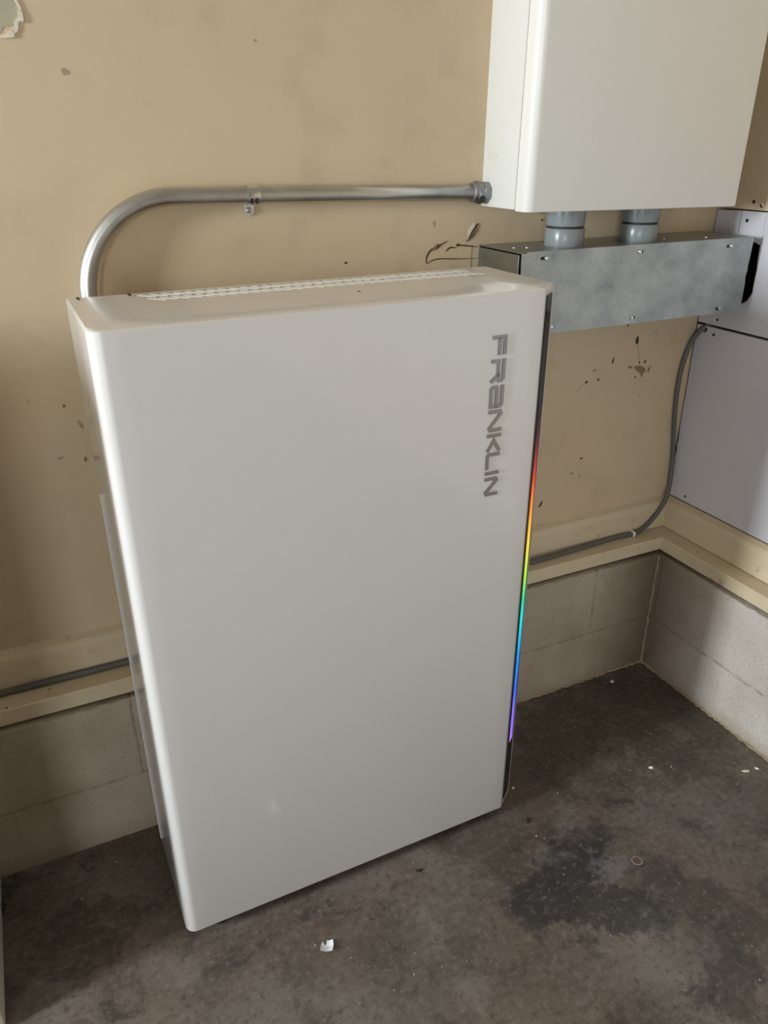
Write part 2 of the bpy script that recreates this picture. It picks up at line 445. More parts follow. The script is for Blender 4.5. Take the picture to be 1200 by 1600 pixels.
# rough bead of mortar where the blocks meet the slab and the lip below the sill
def bead(name, pts_fn, n, rad, mat, parent, seed):
    rnd = random.Random(seed); pts = []; rs = []
    for i in range(n):
        p = Vector(pts_fn(i / (n - 1))); pts.append(p + Vector((rnd.uniform(-1, 1), rnd.uniform(-1, 1), rnd.uniform(-1, 1))) * rad * 0.35)
        rs.append(rad * rnd.uniform(0.35, 1.25))
    bm = bmesh.new(); tube(bm, pts, rs, 7); return structure(name, bm, mat, parent)
bead('mortar_bead', lambda t: (-0.66 + 0.66 * t, -0.0005, 0.001), 90, 0.0045, M_caulk, wall_back, 1)
bead('mortar_bead', lambda t: (-0.0005, -1.2 + 1.2 * t, 0.001), 130, 0.0045, M_caulk, wall_right, 2)
bead('mortar_bead', lambda t: (-0.001, -0.001, 0.36 * t), 40, 0.0040, M_caulk, wall_right, 3)
bead('mortar_lip', lambda t: (-1.9 + 1.9 * t, 0.003, LB - 0.007), 160, 0.0035, M_block_x, wall_back, 4)
bead('mortar_lip', lambda t: (0.003, -1.2 + 1.2 * t, LB - 0.007), 120, 0.0035, M_block_y, wall_right, 5)

# marks on the painted back wall
def on_wall(out, mat, name, dy=0.0007):
    bm = bmesh.new(); plate(bm, out, lambda a, b: (a, W - dy, b), lambda a, b: (a, W + 0.001, b)); structure(name, bm, mat, wall_back)
def stroke(pts, w, mat, name, dy=0.0006):
    P = catmull([(p[0], 0, p[1]) for p in pts], 5); n = len(P); L = []; R_ = []
    for i, p in enumerate(P):
        t = (P[min(i + 1, n - 1)] - P[max(i - 1, 0)]).normalized(); nn = Vector((-t.z, 0, t.x))
        ww = w * (0.35 + 0.65 * math.sin(math.pi * (i + 0.5) / n)) / 2
        L.append((p.x + nn.x * ww, p.z + nn.z * ww)); R_.append((p.x - nn.x * ww, p.z - nn.z * ww))
    on_wall(L + R_[::-1], mat, name, dy)
stroke([(-0.706, 1.172), (-0.705, 1.186), (-0.696, 1.198), (-0.678, 1.206), (-0.657, 1.214)], 0.0035, M_brownmark, 'wall_scratch')
on_wall(blob_outline(-0.684, 1.2035, 0.010, 0.0042, 0.55, 12, 0.3, 11), M_tan, 'wall_gouge')
on_wall(blob_outline(-0.679, 1.2045, 0.007, 0.0022, 0.55, 10, 0.3, 12), M_brownmark, 'wall_gouge', 0.0012)
stroke([(-0.704, 1.172), (-0.692, 1.178), (-0.675, 1.180), (-0.64, 1.178), (-0.583, 1.1755)], 0.0022, M_brownmark, 'wall_scratch')
stroke([(-0.661, 1.194), (-0.650, 1.201), (-0.636, 1.200)], 0.003, M_brownmark, 'wall_scratch')
stroke([(-0.634, 1.205), (-0.612, 1.203), (-0.584, 1.199)], 0.0028, M_brownmark, 'wall_scratch')
on_wall(blob_outline(-0.632, 1.2055, 0.0045, 0.0028, 0.2, 9, 0.3, 15), M_brownmark, 'wall_gouge', 0.001)
on_wall(blob_outline(-0.601, 1.233, 0.0055, 0.0145, -0.42, 14, 0.25, 13), M_plaster, 'wall_gouge')
on_wall(blob_outline(-0.5935, 1.231, 0.0042, 0.0155, -0.62, 14, 0.4, 14), M_tan, 'wall_gouge', 0.0012)
stroke([(-0.606, 1.218), (-0.598, 1.231), (-0.586, 1.246)], 0.0028, M_brownmark, 'wall_scratch', 0.0016)
stroke([(-0.612, 1.212), (-0.604, 1.216), (-0.594, 1.224), (-0.585, 1.236)], 0.0022, M_brownmark, 'wall_scratch', 0.0016)
stroke([(-0.598, 1.150), (-0.5985, 1.175), (-0.597, 1.205)], 0.0030, M_greymark, 'wall_scratch')
for k, (x, z, a, b, an, mt) in enumerate([
        (-0.887, 1.185, .0035, .0020, 0.4, M_brownmark), (-0.422, 1.246, .0040, .0018, 0.2, M_brownmark), (-0.690, 1.250, .0030, .0050, 0.1, M_greymark),
        (-0.102, 0.951, .0042, .0105, 0.05, M_brownmark), (-0.084, 0.893, .0020, .0030, 0.1, M_brownmark), (-0.172, 0.908, .0022, .0070, -0.25, M_brownmark),
        (-0.248, 0.862, .0042, .0026, 0.35, M_brownmark), (-0.211, 0.864, .0027, .0035, 0, M_brownmark), (-0.092, 0.856, .0035, .0020, 0, M_brownmark),
        (-0.070, 0.805, .0022, .0030, -0.3, M_greymark), (-0.237, 0.658, .0030, .0030, 0, M_brownmark), (-0.236, 0.607, .0020, .0040, 0.3, M_greymark),
        (-0.262, 0.620, .0060, .0040, 0.1, M_greymark), (-0.352, 0.551, .0028, .0085, -0.25, M_brownmark), (-0.357, 0.545, .0045, .0025, 0.5, M_brownmark),
        (-0.139, 0.995, .0020, .0080, -0.15, M_brownmark), (-1.447, 0.969, .0030, .0032, 0, M_tan), (-1.470, 0.871, .0075, .0026, 0.2, M_greymark),
        (-1.427, 0.862, .0030, .0048, -0.3, M_tan), (-1.504, 0.986, .0014, .0035, 0, M_greymark), (-1.044, 1.555, .0022, .0022, 0, M_greymark),
        (-0.226, 0.889, .0120, .0014, 0.0, M_greymark), (-0.227, 0.893, .0012, .0065, 0.0, M_greymark), (-1.355, 1.50, .0055, .0040, -0.6, M_greymark),
        (-1.425, 0.93, .0030, .0090, 0.3, M_greymark), (-0.43, 1.262, .0100, .0016, -0.2, M_greymark)]):
    on_wall(blob_outline(x, z, a, b, an, 10, 0.28, 30 + k), mt, 'wall_scuff')
stroke([(-0.100, 0.942), (-0.092, 0.918), (-0.084, 0.895)], 0.0016, M_greymark, 'wall_scratch')
stroke([(-0.275, 0.842), (-0.262, 0.852), (-0.248, 0.861)], 0.0014, M_greymark, 'wall_scratch')
on_wall([(-0.101, 0.8825), (-0.092, 0.886), (-0.078, 0.884), (-0.064, 0.877), (-0.060, 0.869), (-0.066, 0.863), (-0.076, 0.863), (-0.084, 0.868), (-0.094, 0.876)], M_tan, 'torn_paint')
on_wall([(-0.066, 0.862), (-0.071, 0.852), (-0.075, 0.862)], M_tan, 'torn_paint')
on_wall(blob_outline(-0.113, 0.884, .0075, .0032, -0.3, 9, .25, 61), M_tan, 'torn_paint')
on_wall(blob_outline(-0.049, 0.871, .0032, .0085, -0.35, 9, .25, 62), M_tan, 'torn_paint')
on_wall(blob_outline(-0.066, 0.893, .0036, .0040, 0, 8, .3, 63), M_brownmark, 'torn_paint')
stroke([(-0.058, 0.958), (-0.048, 0.968), (-0.038, 0.964), (-0.043, 0.950), (-0.047, 0.940)], 0.003, M_patch, 'wall_scuff')
# skimmed patch with a broken rim in the upper left of the frame
on_wall(blob_outline(-1.462, 1.582, 0.052, 0.036, 0.0, 28, 0.10, 70), M_patch, 'plaster_patch')
stroke([(-1.455, 1.5465), (-1.440, 1.5435), (-1.425, 1.5455), (-1.415, 1.5535), (-1.4125, 1.563), (-1.404, 1.572), (-1.405, 1.583), (-1.412, 1.600)], 0.0055, M_plaster, 'plaster_rim', 0.0022)
on_wall(blob_outline(-1.4045, 1.570, .0032, .0085, 0.1, 10, .2, 71), M_plaster, 'plaster_rim', 0.003)
on_wall(blob_outline(-1.4235, 1.547, .0055, .0045, 0.1, 10, .2, 72), M_plaster, 'plaster_rim', 0.003)
# holes in the sill board
for k, (x, y, z) in enumerate([(-1.575, 0.045, LT + .0004), (-1.655, 0.020, LT + .0004), (-0.165, 0.062, 0.425), (-0.05, 0.045, LT + .0004), (0.03, -0.03, LT + .0004), (0.04, -0.09, LT + .0004)]):
    bm = bmesh.new(); rr = 0.0022
    if z < LT + 0.01: plate(bm, circle(x, y, rr, 9), lambda a, b: (a, b, z), lambda a, b: (a, b, z - 0.001))
    else: plate(bm, circle(x, z, rr, 9), lambda a, b: (a, 0.0688, b), lambda a, b: (a, 0.070, b))
    structure('nail_hole', bm, M_brownmark, wall_back)

# ------------------------------------------------------------------ battery cabinet (floor standing, white)
BX, BY, BZ, H = -0.7071, -0.3228, 0.035, 1.15
bat = empty('battery_cabinet', (BX, BY, 0.0), 'large white floor-standing home battery cabinet with chrome lettering and rainbow light strip', 'battery cabinet')
bat.rotation_euler = (0, 0, 0.0088)
bl, bd = -0.7135, 0.2530
RC = 0.020
def plan(inset=0.0, n=8):
    """counter-clockwise plan outline in local coordinates"""
    pts = []
    i = inset
    def arc(cx, cy, rr, a0, a1, k):
        for q in range(k + 1):
            a = math.radians(a0 + (a1 - a0) * q / k); pts.append((cx + rr * math.cos(a), cy + rr * math.sin(a)))
    arc(bl + RC, RC, RC - i, 180, 270, n)                     # front left, rounded
    for q in range(1, 24): pts.append((bl + RC + (-0.004 - bl - RC) * q / 24, i))
    arc(-0.004, 0.006, 0.006 - i, 270, 309, 3)                # front right, start of the chamfer
    arc(0.0444 - 0.005, 0.0361 + 0.0025, 0.005 - i, 309, 360, 3)
    arc(0.0444 - 0.003, bd - 0.003, 0.003 - i, 0, 90, 2)
    arc(bl + 0.003, bd - 0.003, 0.003 - i, 90, 180, 2)
    return pts
bm = bmesh.new()
z0, z1 = BZ, BZ + H
loops = []
for ins, z, fr in [(0.0028, z0, 0), (0.0012, z0 + 0.0006, 0), (0.0, z0 + 0.003, 0), (0.0, z1 - 0.0036, 0), (0.0006, z1 - 0.0028, 0.0006), (0.0012, z1 - 0.0021, 0.008),
                   (0.0018, z1 - 0.0013, 0.018), (0.0024, z1 - 0.0005, 0.032), (0.0028, z1, 0.050)]:
    loops.append([(x, y + fr * max(0.0, 1 - y / bd) * min(1.0, max(0.0, -x / 0.6)) * min(1.0, max(0.15, (x - bl) / 0.05)), z) for x, y in plan(ins)])
loft(bm, loops[:], cap=False)
bm.faces.new([bm.verts.new(p) for p in reversed(loops[0])])
# top sheet with the slanted vent slots
holes = []
def slot(cx, cy):
    dx, dy, hw = 0.0115, -0.0118, 0.0040
    L = math.hypot(dx, dy); ux, uy = dx / L, dy / L; nx, ny = -uy, ux
    out = []
    for s in (1, -1):
        for k in range(5):
            a = math.pi * (k / 4 - 0.5)
            ex, ey = math.cos(a) * hw * s, math.sin(a) * hw * s
            out.append((cx + s * dx + ux * ex + nx * ey, cy + s * dy + uy * ex + ny * ey))
    return out
SLOTS = []
for row, (yc, off) in enumerate([(0.2205, 0.0), (0.1865, 0.0085)]):
    for i in range(32):
        SLOTS.append((bl + 0.1136 + off + 0.01835 * i, yc))
for s in SLOTS: holes.append(slot(*s))
notch = []
_, lps = poly_fill(bm, [(x, y) for x, y, z in loops[-1]], holes, lambda a, b: (a, b, z1))
casing = finish('casing', bm, M_white, bat, angle=35)
# linings of the slots
bm = bmesh.new()
for s in holes:
    top = [bm.verts.new((x, y, z1 - 0.0002)) for x, y in s]; bot = [bm.verts.new((x, y, z1 - 0.004)) for x, y in s]
    n = len(top)
    for i in range(n): bm.faces.new((top[i], bot[i], bot[(i + 1) % n], top[(i + 1) % n]))
    bf = bm.faces.new(bot); bf.material_index = 1
v = finish('vent_slots', bm, M_slot, bat); v.data.materials.append(M_seam)
# notches at the rear edge of the top sheet
for x in (bl + 0.0175, bl + 0.0935):
    bm = bmesh.new(); box(bm, x - 0.0022, x + 0.0022, bd - 0.022, bd + 0.0008, z1 - 0.010, z1 + 0.0004); finish('seam_notch', bm, M_seam, bat)
# screw dimple on the top sheet
bm = bmesh.new(); lathe(bm, [(0.0028, -0.001), (0.0028, 0.0005), (0.001, 0.0008)], (-0.286, 0.108, z1), 'z', 12); finish('dark_speck', bm, M_seam, bat)
# black light strip in the chamfered front right edge
CH = Vector((0.0444, 0.0361, 0)); CN = Vector((0.0361, -0.0444, 0)).normalized()
def ch(t, out, z): p = CH * t + CN * out; return (p.x, p.y, z)
def strip(bm, t0, t1, za, zb, o0, o1, za1=None):
    vs = [bm.verts.new(ch(t, o, z)) for z in (za, zb) for t, o in ((t0, o0), (t1, o0), (t1, o1), (t0, o1))]
    for q in [(0, 1, 2, 3), (7, 6, 5, 4), (0, 4, 5, 1), (1, 5, 6, 2), (2, 6, 7, 3), (3, 7, 4, 0)]: bm.faces.new([vs[k] for k in q])
bm = bmesh.new(); strip(bm, 0.13, 0.74, z0 + 0.020, z1 - 0.013, -0.004, 0.0008)
ls = finish('light_strip', bm, M_black, bat); ls['label'] = 'glossy black strip'
def m_rainbow():
    mt = bpy.data.materials.new('rainbow_led'); mt.use_nodes = True
    nt = mt.node_tree; b = nt.nodes['Principled BSDF']; b.inputs['Base Color'].default_value = (0.01, 0.01, 0.01, 1); b.inputs['Roughness'].default_value = 0.15
    t = NT(mt); z = t.xyz()[2]
    g = t.math('DIVIDE', t.math('SUBTRACT', z, 0.215), 0.78)
    col = t.ramp(g, [(0.0, (0.42, 0.20, 1.0)), (0.08, (0.30, 0.15, 1.0)), (0.18, (0.03, 0.16, 1.0)), (0.30, (0.0, 0.35, 1.0)), (0.41, (0.0, 0.85, 0.80)), (0.47, (0.0, 0.75, 0.30)),
                     (0.53, (0.35, 0.9, 0.05)), (0.62, (1.0, 0.80, 0.05)), (0.71, (1.0, 0.33, 0.03)), (0.80, (1.0, 0.06, 0.02)), (0.90, (0.25, 0.0, 0.03)), (1.0, (0.0, 0.0, 0.0))])
    t.link(col, b.inputs['Emission Color'])
    t.link(t.ramp(g, [(0.0, 1.0), (0.74, 1.0), (0.86, 0.45), (1.0, 0.0)]), b.inputs['Emission Strength'])
    return mt
M_rain = m_rainbow()
bm = bmesh.new(); strip(bm, 0.27, 0.60, 0.215, 0.98, -0.002, 0.0013)
g = finish('glow_bar', bm, M_rain, ls); g['label'] = 'glowing rainbow bar, red at the top to violet at the bottom'
# feet
for x in (bl + 0.07, -0.05):
    for y in (0.045, bd - 0.04):
        bm = bmesh.new(); lathe(bm, [(0.022, 0.0), (0.024, 0.003), (0.024, 0.012), (0.012, 0.014), (0.012, BZ + 0.002)], (x, y, 0), 'z', 24)
        finish('foot', bm, M_rubber, bat, angle=35)
# small ventilation lip of the left side
bm = bmesh.new(); box(bm, bl - 0.0012, bl + 0.002, bd - 0.010, bd - 0.003, 0.045, 0.86, 0.0005); finish('side_seam_cover', bm, M_white, bat)

# lettering: FRANKLIN, read from top to bottom, letter tops to the right
CAPX0, CAPX1 = -0.0995, -0.0715    # local x of baseline and cap line
def zpx(y): return 1.1165 + (y - 527) * (0.8325 - 1.1165) / (773 - 527)
SW = 0.0060
def letter(strokes, ya, yb):
    za, zb = zpx(ya), zpx(yb)
    bm = bmesh.new()
    h = CAPX1 - CAPX0; w = SW / 2
    for st in strokes:
        P = [Vector((CAPX0 + w + v_ * (h - SW), 0, za - w - u_ * ((za - zb) - SW))) if za - zb > SW * 1.5 else Vector((CAPX0 + w + v_ * (h - SW), 0, (za + zb) / 2)) for u_, v_ in st]
        n = len(P); L = []; R_ = []
        for i in range(n):
            ds = []
            if i > 0: ds.append((P[i] - P[i - 1]).normalized())
            if i < n - 1: ds.append((P[i + 1] - P[i]).normalized())
            t = (sum(ds, Vector())).normalized()
            nn = Vector((-t.z, 0, t.x)); k = w / max(0.45, nn.dot(Vector((-ds[0].z, 0, ds[0].x))))
            e = Vector()
            if i == 0: e = -t * w
            if i == n - 1: e = t * w
            L.append(P[i] + nn * k + e); R_.append(P[i] - nn * k + e)
        for i in range(n - 1):
            q = [L[i], L[i + 1], R_[i + 1], R_[i]]
            ins = [(a + (sum(q, Vector()) / 4 - a) * 0.0) for a in q]
            f0 = [bm.verts.new((a.x, 0.0005, a.z)) for a in q]
            f1 = [bm.verts.new((a.x, -0.0016, a.z)) for a in q]
            cc = (P[i] + P[i + 1]) / 2
            f2 = []
            for a, b in zip(q, (P[i], P[i + 1], P[i + 1], P[i])):
                d = a + (b - a) * 0.02; f2.append(bm.verts.new((d.x, -0.0024, d.z)))
            for A, B in ((f0, f1), (f1, f2)):
                for j in range(4): bm.faces.new((A[j], A[(j + 1) % 4], B[(j + 1) % 4], B[j]))
            bm.faces.new(f2); bm.faces.new(f0[::-1])
    bmesh.ops.recalc_face_normals(bm, faces=bm.faces)
    me = bpy.data.meshes.new('letter'); bm.to_mesh(me); bm.free(); me.materials.append(M_chrome)
    o = bpy.data.objects.new('letter', me); C.objects.link(o); o.parent = bat
    return o
Nn = [[(0, 0), (0, .92), (.12, 1), (.88, 0), (1, .08), (1, 1)]]
for nm, st, ya, yb in [
        ('F', [[(0, 0), (0, 1), (1, 1)], [(.12, .52), (1, .52)]], 526.5, 554.5),
        ('R', [[(0, 0), (0, .50), (.72, .50)], [(0, 1), (.9, 1), (1, .86), (1, .62), (.88, .50), (.72, .50), (1, 0)]], 560.5, 594.5),
        ('A', [[(0, 1), (.88, 1), (1, .88), (1, 0), (.1, 0), (0, .1), (0, .48), (.1, .52), (1, .52)]], 599, 633),
        ('N', Nn, 636, 669.5),
        ('K', [[(0, 0), (0, 1)], [(1, 0), (.34, .5), (1, 1)]], 673, 701),
        ('L', [[(0, 1), (0, .1), (.12, 0), (1, 0)]], 703, 729.5),
        ('I', [[(0, 0), (0, 1)]], 733, 738.5),
        ('N', Nn, 743, 773.5)]:
    o = letter(st, ya, yb); o['label'] = 'chrome letter ' + nm

# ------------------------------------------------------------------ wall cabinet (upper right)
GX0, GX1 = -0.5800, -0.0260
gate = empty('wall_cabinet', (GX0, W, 1.2800), 'white metal electrical cabinet with hinged door on the wall above the galvanized trough', 'electrical cabinet')
gate.rotation_euler = (0, math.radians(0.62), 0)
gw, gh = GX1 - GX0, 0.79
bm = bmesh.new(); box(bm, 0.0, gw - 0.004, -0.1215, 0.0, 0, gh, 0.0015, 2); finish('body', bm, M_gate_side, gate, angle=40)
bm = bmesh.new()
def door_plan(i):
    pts = []
    def arc(cx, cy, rr, a0, a1, k):
        for q in range(k + 1):
            a = math.radians(a0 + (a1 - a0) * q / k); pts.append((cx + rr * math.cos(a), cy + rr * math.sin(a)))
    yf = -0.1625; yb = -0.1245
    arc(0.018, yf + 0.018, 0.018 - i, 180, 270, 8)
    arc(gw - 0.007, yf + 0.007, 0.007 - i, 270, 360, 5)
    pts.append((gw - i, yb)); pts.append((i, yb))
    return pts
loft(bm, [[(x, y, z) for x, y in door_plan(i)] for i, z in [(0.004, -0.003), (0.0012, -0.0022), (0.0, 0.0005), (0.0, gh - 0.001), (0.0012, gh + 0.002), (0.004, gh + 0.003)]])
door = finish('door', bm, M_gate, gate, angle=35)
bm = bmesh.new(); box(bm, 0.002, gw - 0.006, -0.1250, -0.1210, 0.001, gh - 0.001); finish('door_gasket', bm, M_seam, gate)
bm = bmesh.new(); box(bm, gw - 0.001, gw + 0.0018, -0.150, -0.123, 0.016, gh - 0.016); finish('hinge_strip', bm, M_seam, gate)

# ------------------------------------------------------------------ galvanized trough
tr = empty('metal_trough', (-0.582, W, 1.0395), 'galvanized steel wiring trough with screwed cover below the white wall cabinet', 'wiring trough')
s = tr.location
TX0, TX1, TY, TZ0, TZ1 = -0.582, 0.0545, -0.0615, 1.0395, 1.2030
bm = bmesh.new()
for (a, b, c, d, e, f_) in [(TX0 + .002, TX1, TY, W - .0005, TZ1 - .002, TZ1), (TX0 + .002, TX1, TY, W - .0005, TZ0, TZ0 + .002), (TX0 + .002, TX1, W - .003, W - .0005, TZ0, TZ1)]:
    box(bm, a, b, c, d, e, f_, 0.0004, 1)
finish('trough_body', bm, M_galv_body, tr, shift=s)
bm = bmesh.new(); box(bm, TX0, TX0 + .002, TY + 0.002, W - .004, TZ0 + .002, TZ1 - .004, 0.0003, 1)
box(bm, TX0 - 0.0016, TX0 + 0.001, TY + 0.001, TY + 0.004, TZ0 + .002, TZ1 - .006, 0.0003, 1)
finish('end_plate', bm, M_galv_body, tr, shift=s)
bm = bmesh.new()
pz = lambda a, b: (a, TY - 0.0030, b); pz1 = lambda a, b: (a, TY - 0.0012, b)
SC = [(-0.5235, 1.1905), (-0.2735, 1.1895), (-0.0175, 1.1875), (-0.4970, 1.0520), (-0.2720, 1.0515), (-0.0180, 1.0495)]
def keyslot(cx, cz):
    return [(cx - 0.0085, cz - 0.0032), (cx + 0.0035, cz - 0.0032), (cx + 0.0045, cz), (cx + 0.0035, cz + 0.0032), (cx - 0.0085, cz + 0.0032), (cx - 0.0100, cz)]
out = [(TX0 + .004, TZ0 - .001), (TX0 + .004, TZ1 - .0015), (TX0 + .016, TZ1 - .0015), (TX0 + .0165, TZ1 + .0012)] + \
      [(TX1 - .001, TZ1 + .0012), (TX1, TZ1 - 0.012), (TX1 - .001, 1.150), (TX1 - .0025, 1.142), (TX1 - .0012, 1.132), (TX1 - .0035, 1.118), (TX1 - .001, 1.10), (TX1, TZ0 - .001)]
plate(bm, out, pz, pz1, [keyslot(x, z) for x, z in SC])
finish('cover', bm, M_galv, tr, shift=s)
bm = bmesh.new(); box(bm, TX0 + .004, TX1 - 0.001, TY - 0.0012, TY - 0.0002, TZ0, TZ1 - 0.001); finish('cover_backing', bm, M_seam, tr, shift=s)
for k, (x, z) in enumerate(SC):
    bm = bmesh.new(); lathe(bm, [(0.0046, 0.002), (0.0046, 0.0), (0.0034, -0.0016), (0.0012, -0.0020)], (x + (0.005 if k in (0, 2, 3, 5) else -0.004), TY - 0.003, z), 'y', 14)
    finish('screw', bm, M_zinc, tr, shift=s, angle=40)
for (x, y) in [(-0.545, 0.012), (-0.520, 0.002), (-0.047, -0.020), (-0.155, 0.000)]:
    bm = bmesh.new(); lathe(bm, [(0.0036, 0.0), (0.0034, 0.0012), (0.0015, 0.0020)], (x, y, TZ1), 'z', 12); finish('screw', bm, M_zinc, tr, shift=s, angle=40)

# PVC couplings between the trough and the cabinet
def coupling(x, y, lab):
    t = empty('conduit_coupling', (x, y, TZ1), lab, 'conduit coupling', 'grey plastic couplings under the wall cabinet')
    bm = bmesh.new(); lathe(bm, [(0.0405, 0.0), (0.0410, 0.001), (0.0410, 0.0335), (0.0400, 0.0350), (0.034, 0.0350)], (0, 0, 0), 'z', 40); finish('lower_hub', bm, M_pvc, t, angle=40)
    bm = bmesh.new(); lathe(bm, [(0.0375, 0.034), (0.0375, 0.0405)], (0, 0, 0), 'z', 40); g_ = finish('groove_ring', bm, M_seam, t, angle=40)
    bm = bmesh.new(); lathe(bm, [(0.036, 0.0400), (0.0395, 0.0400), (0.0400, 0.0412), (0.0400, 0.0735)], (0, 0, 0), 'z', 40); finish('upper_hub', bm, M_pvc, t, angle=40)
    return t
coupling(-0.4235, 0.008, 'grey plastic conduit coupling on the trough, the left one of two under the cabinet')
coupling(-0.2225, 0.008, 'grey plastic conduit coupling on the trough, the right one of two under the cabinet')

# ------------------------------------------------------------------ steel conduit
cd = empty('steel_conduit', (-1.3755, 0.072, 0.52), 'bent galvanized steel conduit running along the wall into the side of the wall cabinet', 'conduit')
s = cd.location
RB = 0.158; cx_, cz_ = -1.3755 + RB, 1.3165 - RB
pts = [(-1.3755, 0.072, 0.52), (-1.3755, 0.072, 0.80), (-1.3755, 0.072, 1.10)]
for k in range(0, 25):
    a = math.radians(180 - 90 * k / 24); pts.append((cx_ + RB * math.cos(a), 0.072, cz_ + RB * math.sin(a)))
pts += [(-0.9, 0.072, 1.3125), (-0.606, 0.072, 1.3070)]
bm = bmesh.new(); tube(bm, pts, 0.0147, 28); finish('pipe', bm, M_emt, cd, shift=s, smooth=True)
def hexring(bm, x0_, x1_, rr, c, tilt=0.0):
    l = []
    for x, q in ((x0_, 0.86), (x0_ + 0.0012, 1.0), (x1_ - 0.0012, 1.0), (x1_, 0.9)):
        l.append([(x, c[0] + rr * q * math.cos(math.radians(60 * k + 12)), c[1] + rr * q * math.sin(math.radians(60 * k + 12))) for k in range(6)])
    loft(bm, l)
bm = bmesh.new(); lathe(bm, [(0.0155, 0.0), (0.0185, 0.0015), (0.0190, 0.008), (0.0190, 0.012)], (-0.6175, 0.072, 1.3072), 'x', 30)
hexring(bm, -0.6085, -0.5950, 0.0222, (0.072, 1.3070)); finish('compression_nut', bm, M_cast, cd, shift=s, angle=30)
bm = bmesh.new()
l = []
for x, q in ((-0.5955, .93), (-0.5940, 1.0), (-0.5830, 1.0), (-0.5795, .96)):
    l.append([(x, 0.072 + 0.0205 * q * (1 + (0.05 if k % 2 else -0.03)) * math.cos(2 * math.pi * k / 16), 1.3068 + 0.0205 * q * (1 + (0.05 if k % 2 else -0.03)) * math.sin(2 * math.pi * k / 16)) for k in range(16)])
loft(bm, l); finish('lock_ring', bm, M_cast, cd, shift=s, angle=30)

# strap holding the conduit
st = empty('pipe_strap', (-1.073, W, 1.2890), 'small bright metal strap holding the steel conduit to the wall', 'pipe strap')
s = st.location
bm = bmesh.new(); l = []
SXa, SXb = -1.0845, -1.0620
prof_o = []
for k in range(0, 21):
    a = math.radians(70 - 240 * k / 20); prof_o.append((0.0172, a))
for q, a in prof_o:
    ca, sa = math.cos(a), math.sin(a)
    cy0, cz0 = 0.072, 1.3150
    # a measured from the +y axis towards +z, sweeping over the top, the room side and the bottom
for k in range(0, 25):
    a = math.radians(60 + 255 * k / 24)
    cy0, cz0 = 0.072, 1.3150
    yy, zz = cy0 + math.cos(a) * 0.0168, cz0 + math.sin(a) * 0.0168
    yi, zi = cy0 + math.cos(a) * 0.0151, cz0 + math.sin(a) * 0.0151
    yy = min(yy, W - 0.0006); yi = min(yi, W - 0.0006)
    l.append([(SXa, yi, zi), (SXb, yi, zi), (SXb, yy, zz), ((SXa + SXb) / 2, yy - (0.0010 if 4 < k < 20 else 0), zz), (SXa, yy, zz)])
loft(bm, l); finish('strap_band', bm, M_zinc, st, shift=s, angle=40)
bm = bmesh.new()
foot = [(-1.0850, 1.3030), (-1.0660, 1.3030), (-1.0665, 1.2900)] + [(-1.0765 + 0.0095 * math.cos(a), 1.2885 + 0.0095 * math.sin(a)) for a in [math.radians(-10 - 20 * k) for k in range(9)]]
plate(bm, foot, lambda a, b: (a, W - 0.0030, b), lambda a, b: (a, W - 0.0008, b)); finish('strap_foot', bm, M_zinc, st, shift=s)
bm = bmesh.new(); lathe(bm, [(0.0052, 0.001), (0.0052, -0.0015), (0.0030, -0.0034), (0.001, -0.0036)], (-1.0765, W - 0.0030, 1.2885), 'y', 16); finish('screw', bm, M_zinc, st, shift=s, angle=40)
bm = bmesh.new(); box(bm, -1.0805, -1.0725, W - 0.0070, W - 0.0066, 1.2880, 1.2890); finish('screw_slot', bm, M_seam, st, shift=s)
bm = bmesh.new()
for zc in (1.3085, 1.3020):
    box(bm, -1.0815, -1.0760, 0.0538, 0.0580, zc - 0.0012, zc + 0.0012); box(bm, -1.0725, -1.0665, 0.0538, 0.0580, zc - 0.0012, zc + 0.0012)
finish('embossed_slots', bm, M_seam, st, shift=s)

# ------------------------------------------------------------------ grey cable
cb = catmull([(0.120, 0.0560, 0.985), (0.0980, 0.0640, 0.9745), (0.0850, 0.0740, 0.958), (0.0740, 0.0835, 0.930), (0.0620, 0.0850, 0.890), (0.0560, 0.0855, 0.840), (0.0570, 0.0855, 0.780), (0.0650, 0.0855, 0.710),
              (0.0760, 0.0850, 0.640), (0.0800, 0.0820, 0.580), (0.0700, 0.0700, 0.530), (0.0560, 0.0625, 0.495), (0.0380, 0.0620, 0.463), (0.0090, 0.0615, 0.433),
              (-0.0200, 0.0600, 0.4165), (-0.0510, 0.0580, 0.4122), (-0.1000, 0.0620, 0.4122), (-0.1500, 0.0600, 0.4122), (-0.2500, 0.0540, 0.4122), (-0.3900, 0.0470, 0.4122), (-0.60, 0.0500, 0.4122),
              (-1.0, 0.0600, 0.4122), (-1.4, 0.0625, 0.4122), (-2.2, 0.0625, 0.4122)], 8)
bm = bmesh.new(); tube(bm, cb, 0.0063, 14)
tag(finish('cable', bm, M_cable, smooth=True), 'grey cable curving down the room corner and along the cream sill board', 'cable')
bm = bmesh.new(); box(bm, -0.0550, -0.0470, 0.0495, 0.0670, LT, 0.4200, 0.003, 3)
tag(finish('cable_clip', bm, M_paper), 'small white plastic clip holding the grey cable on the sill board near the corner', 'cable clip')

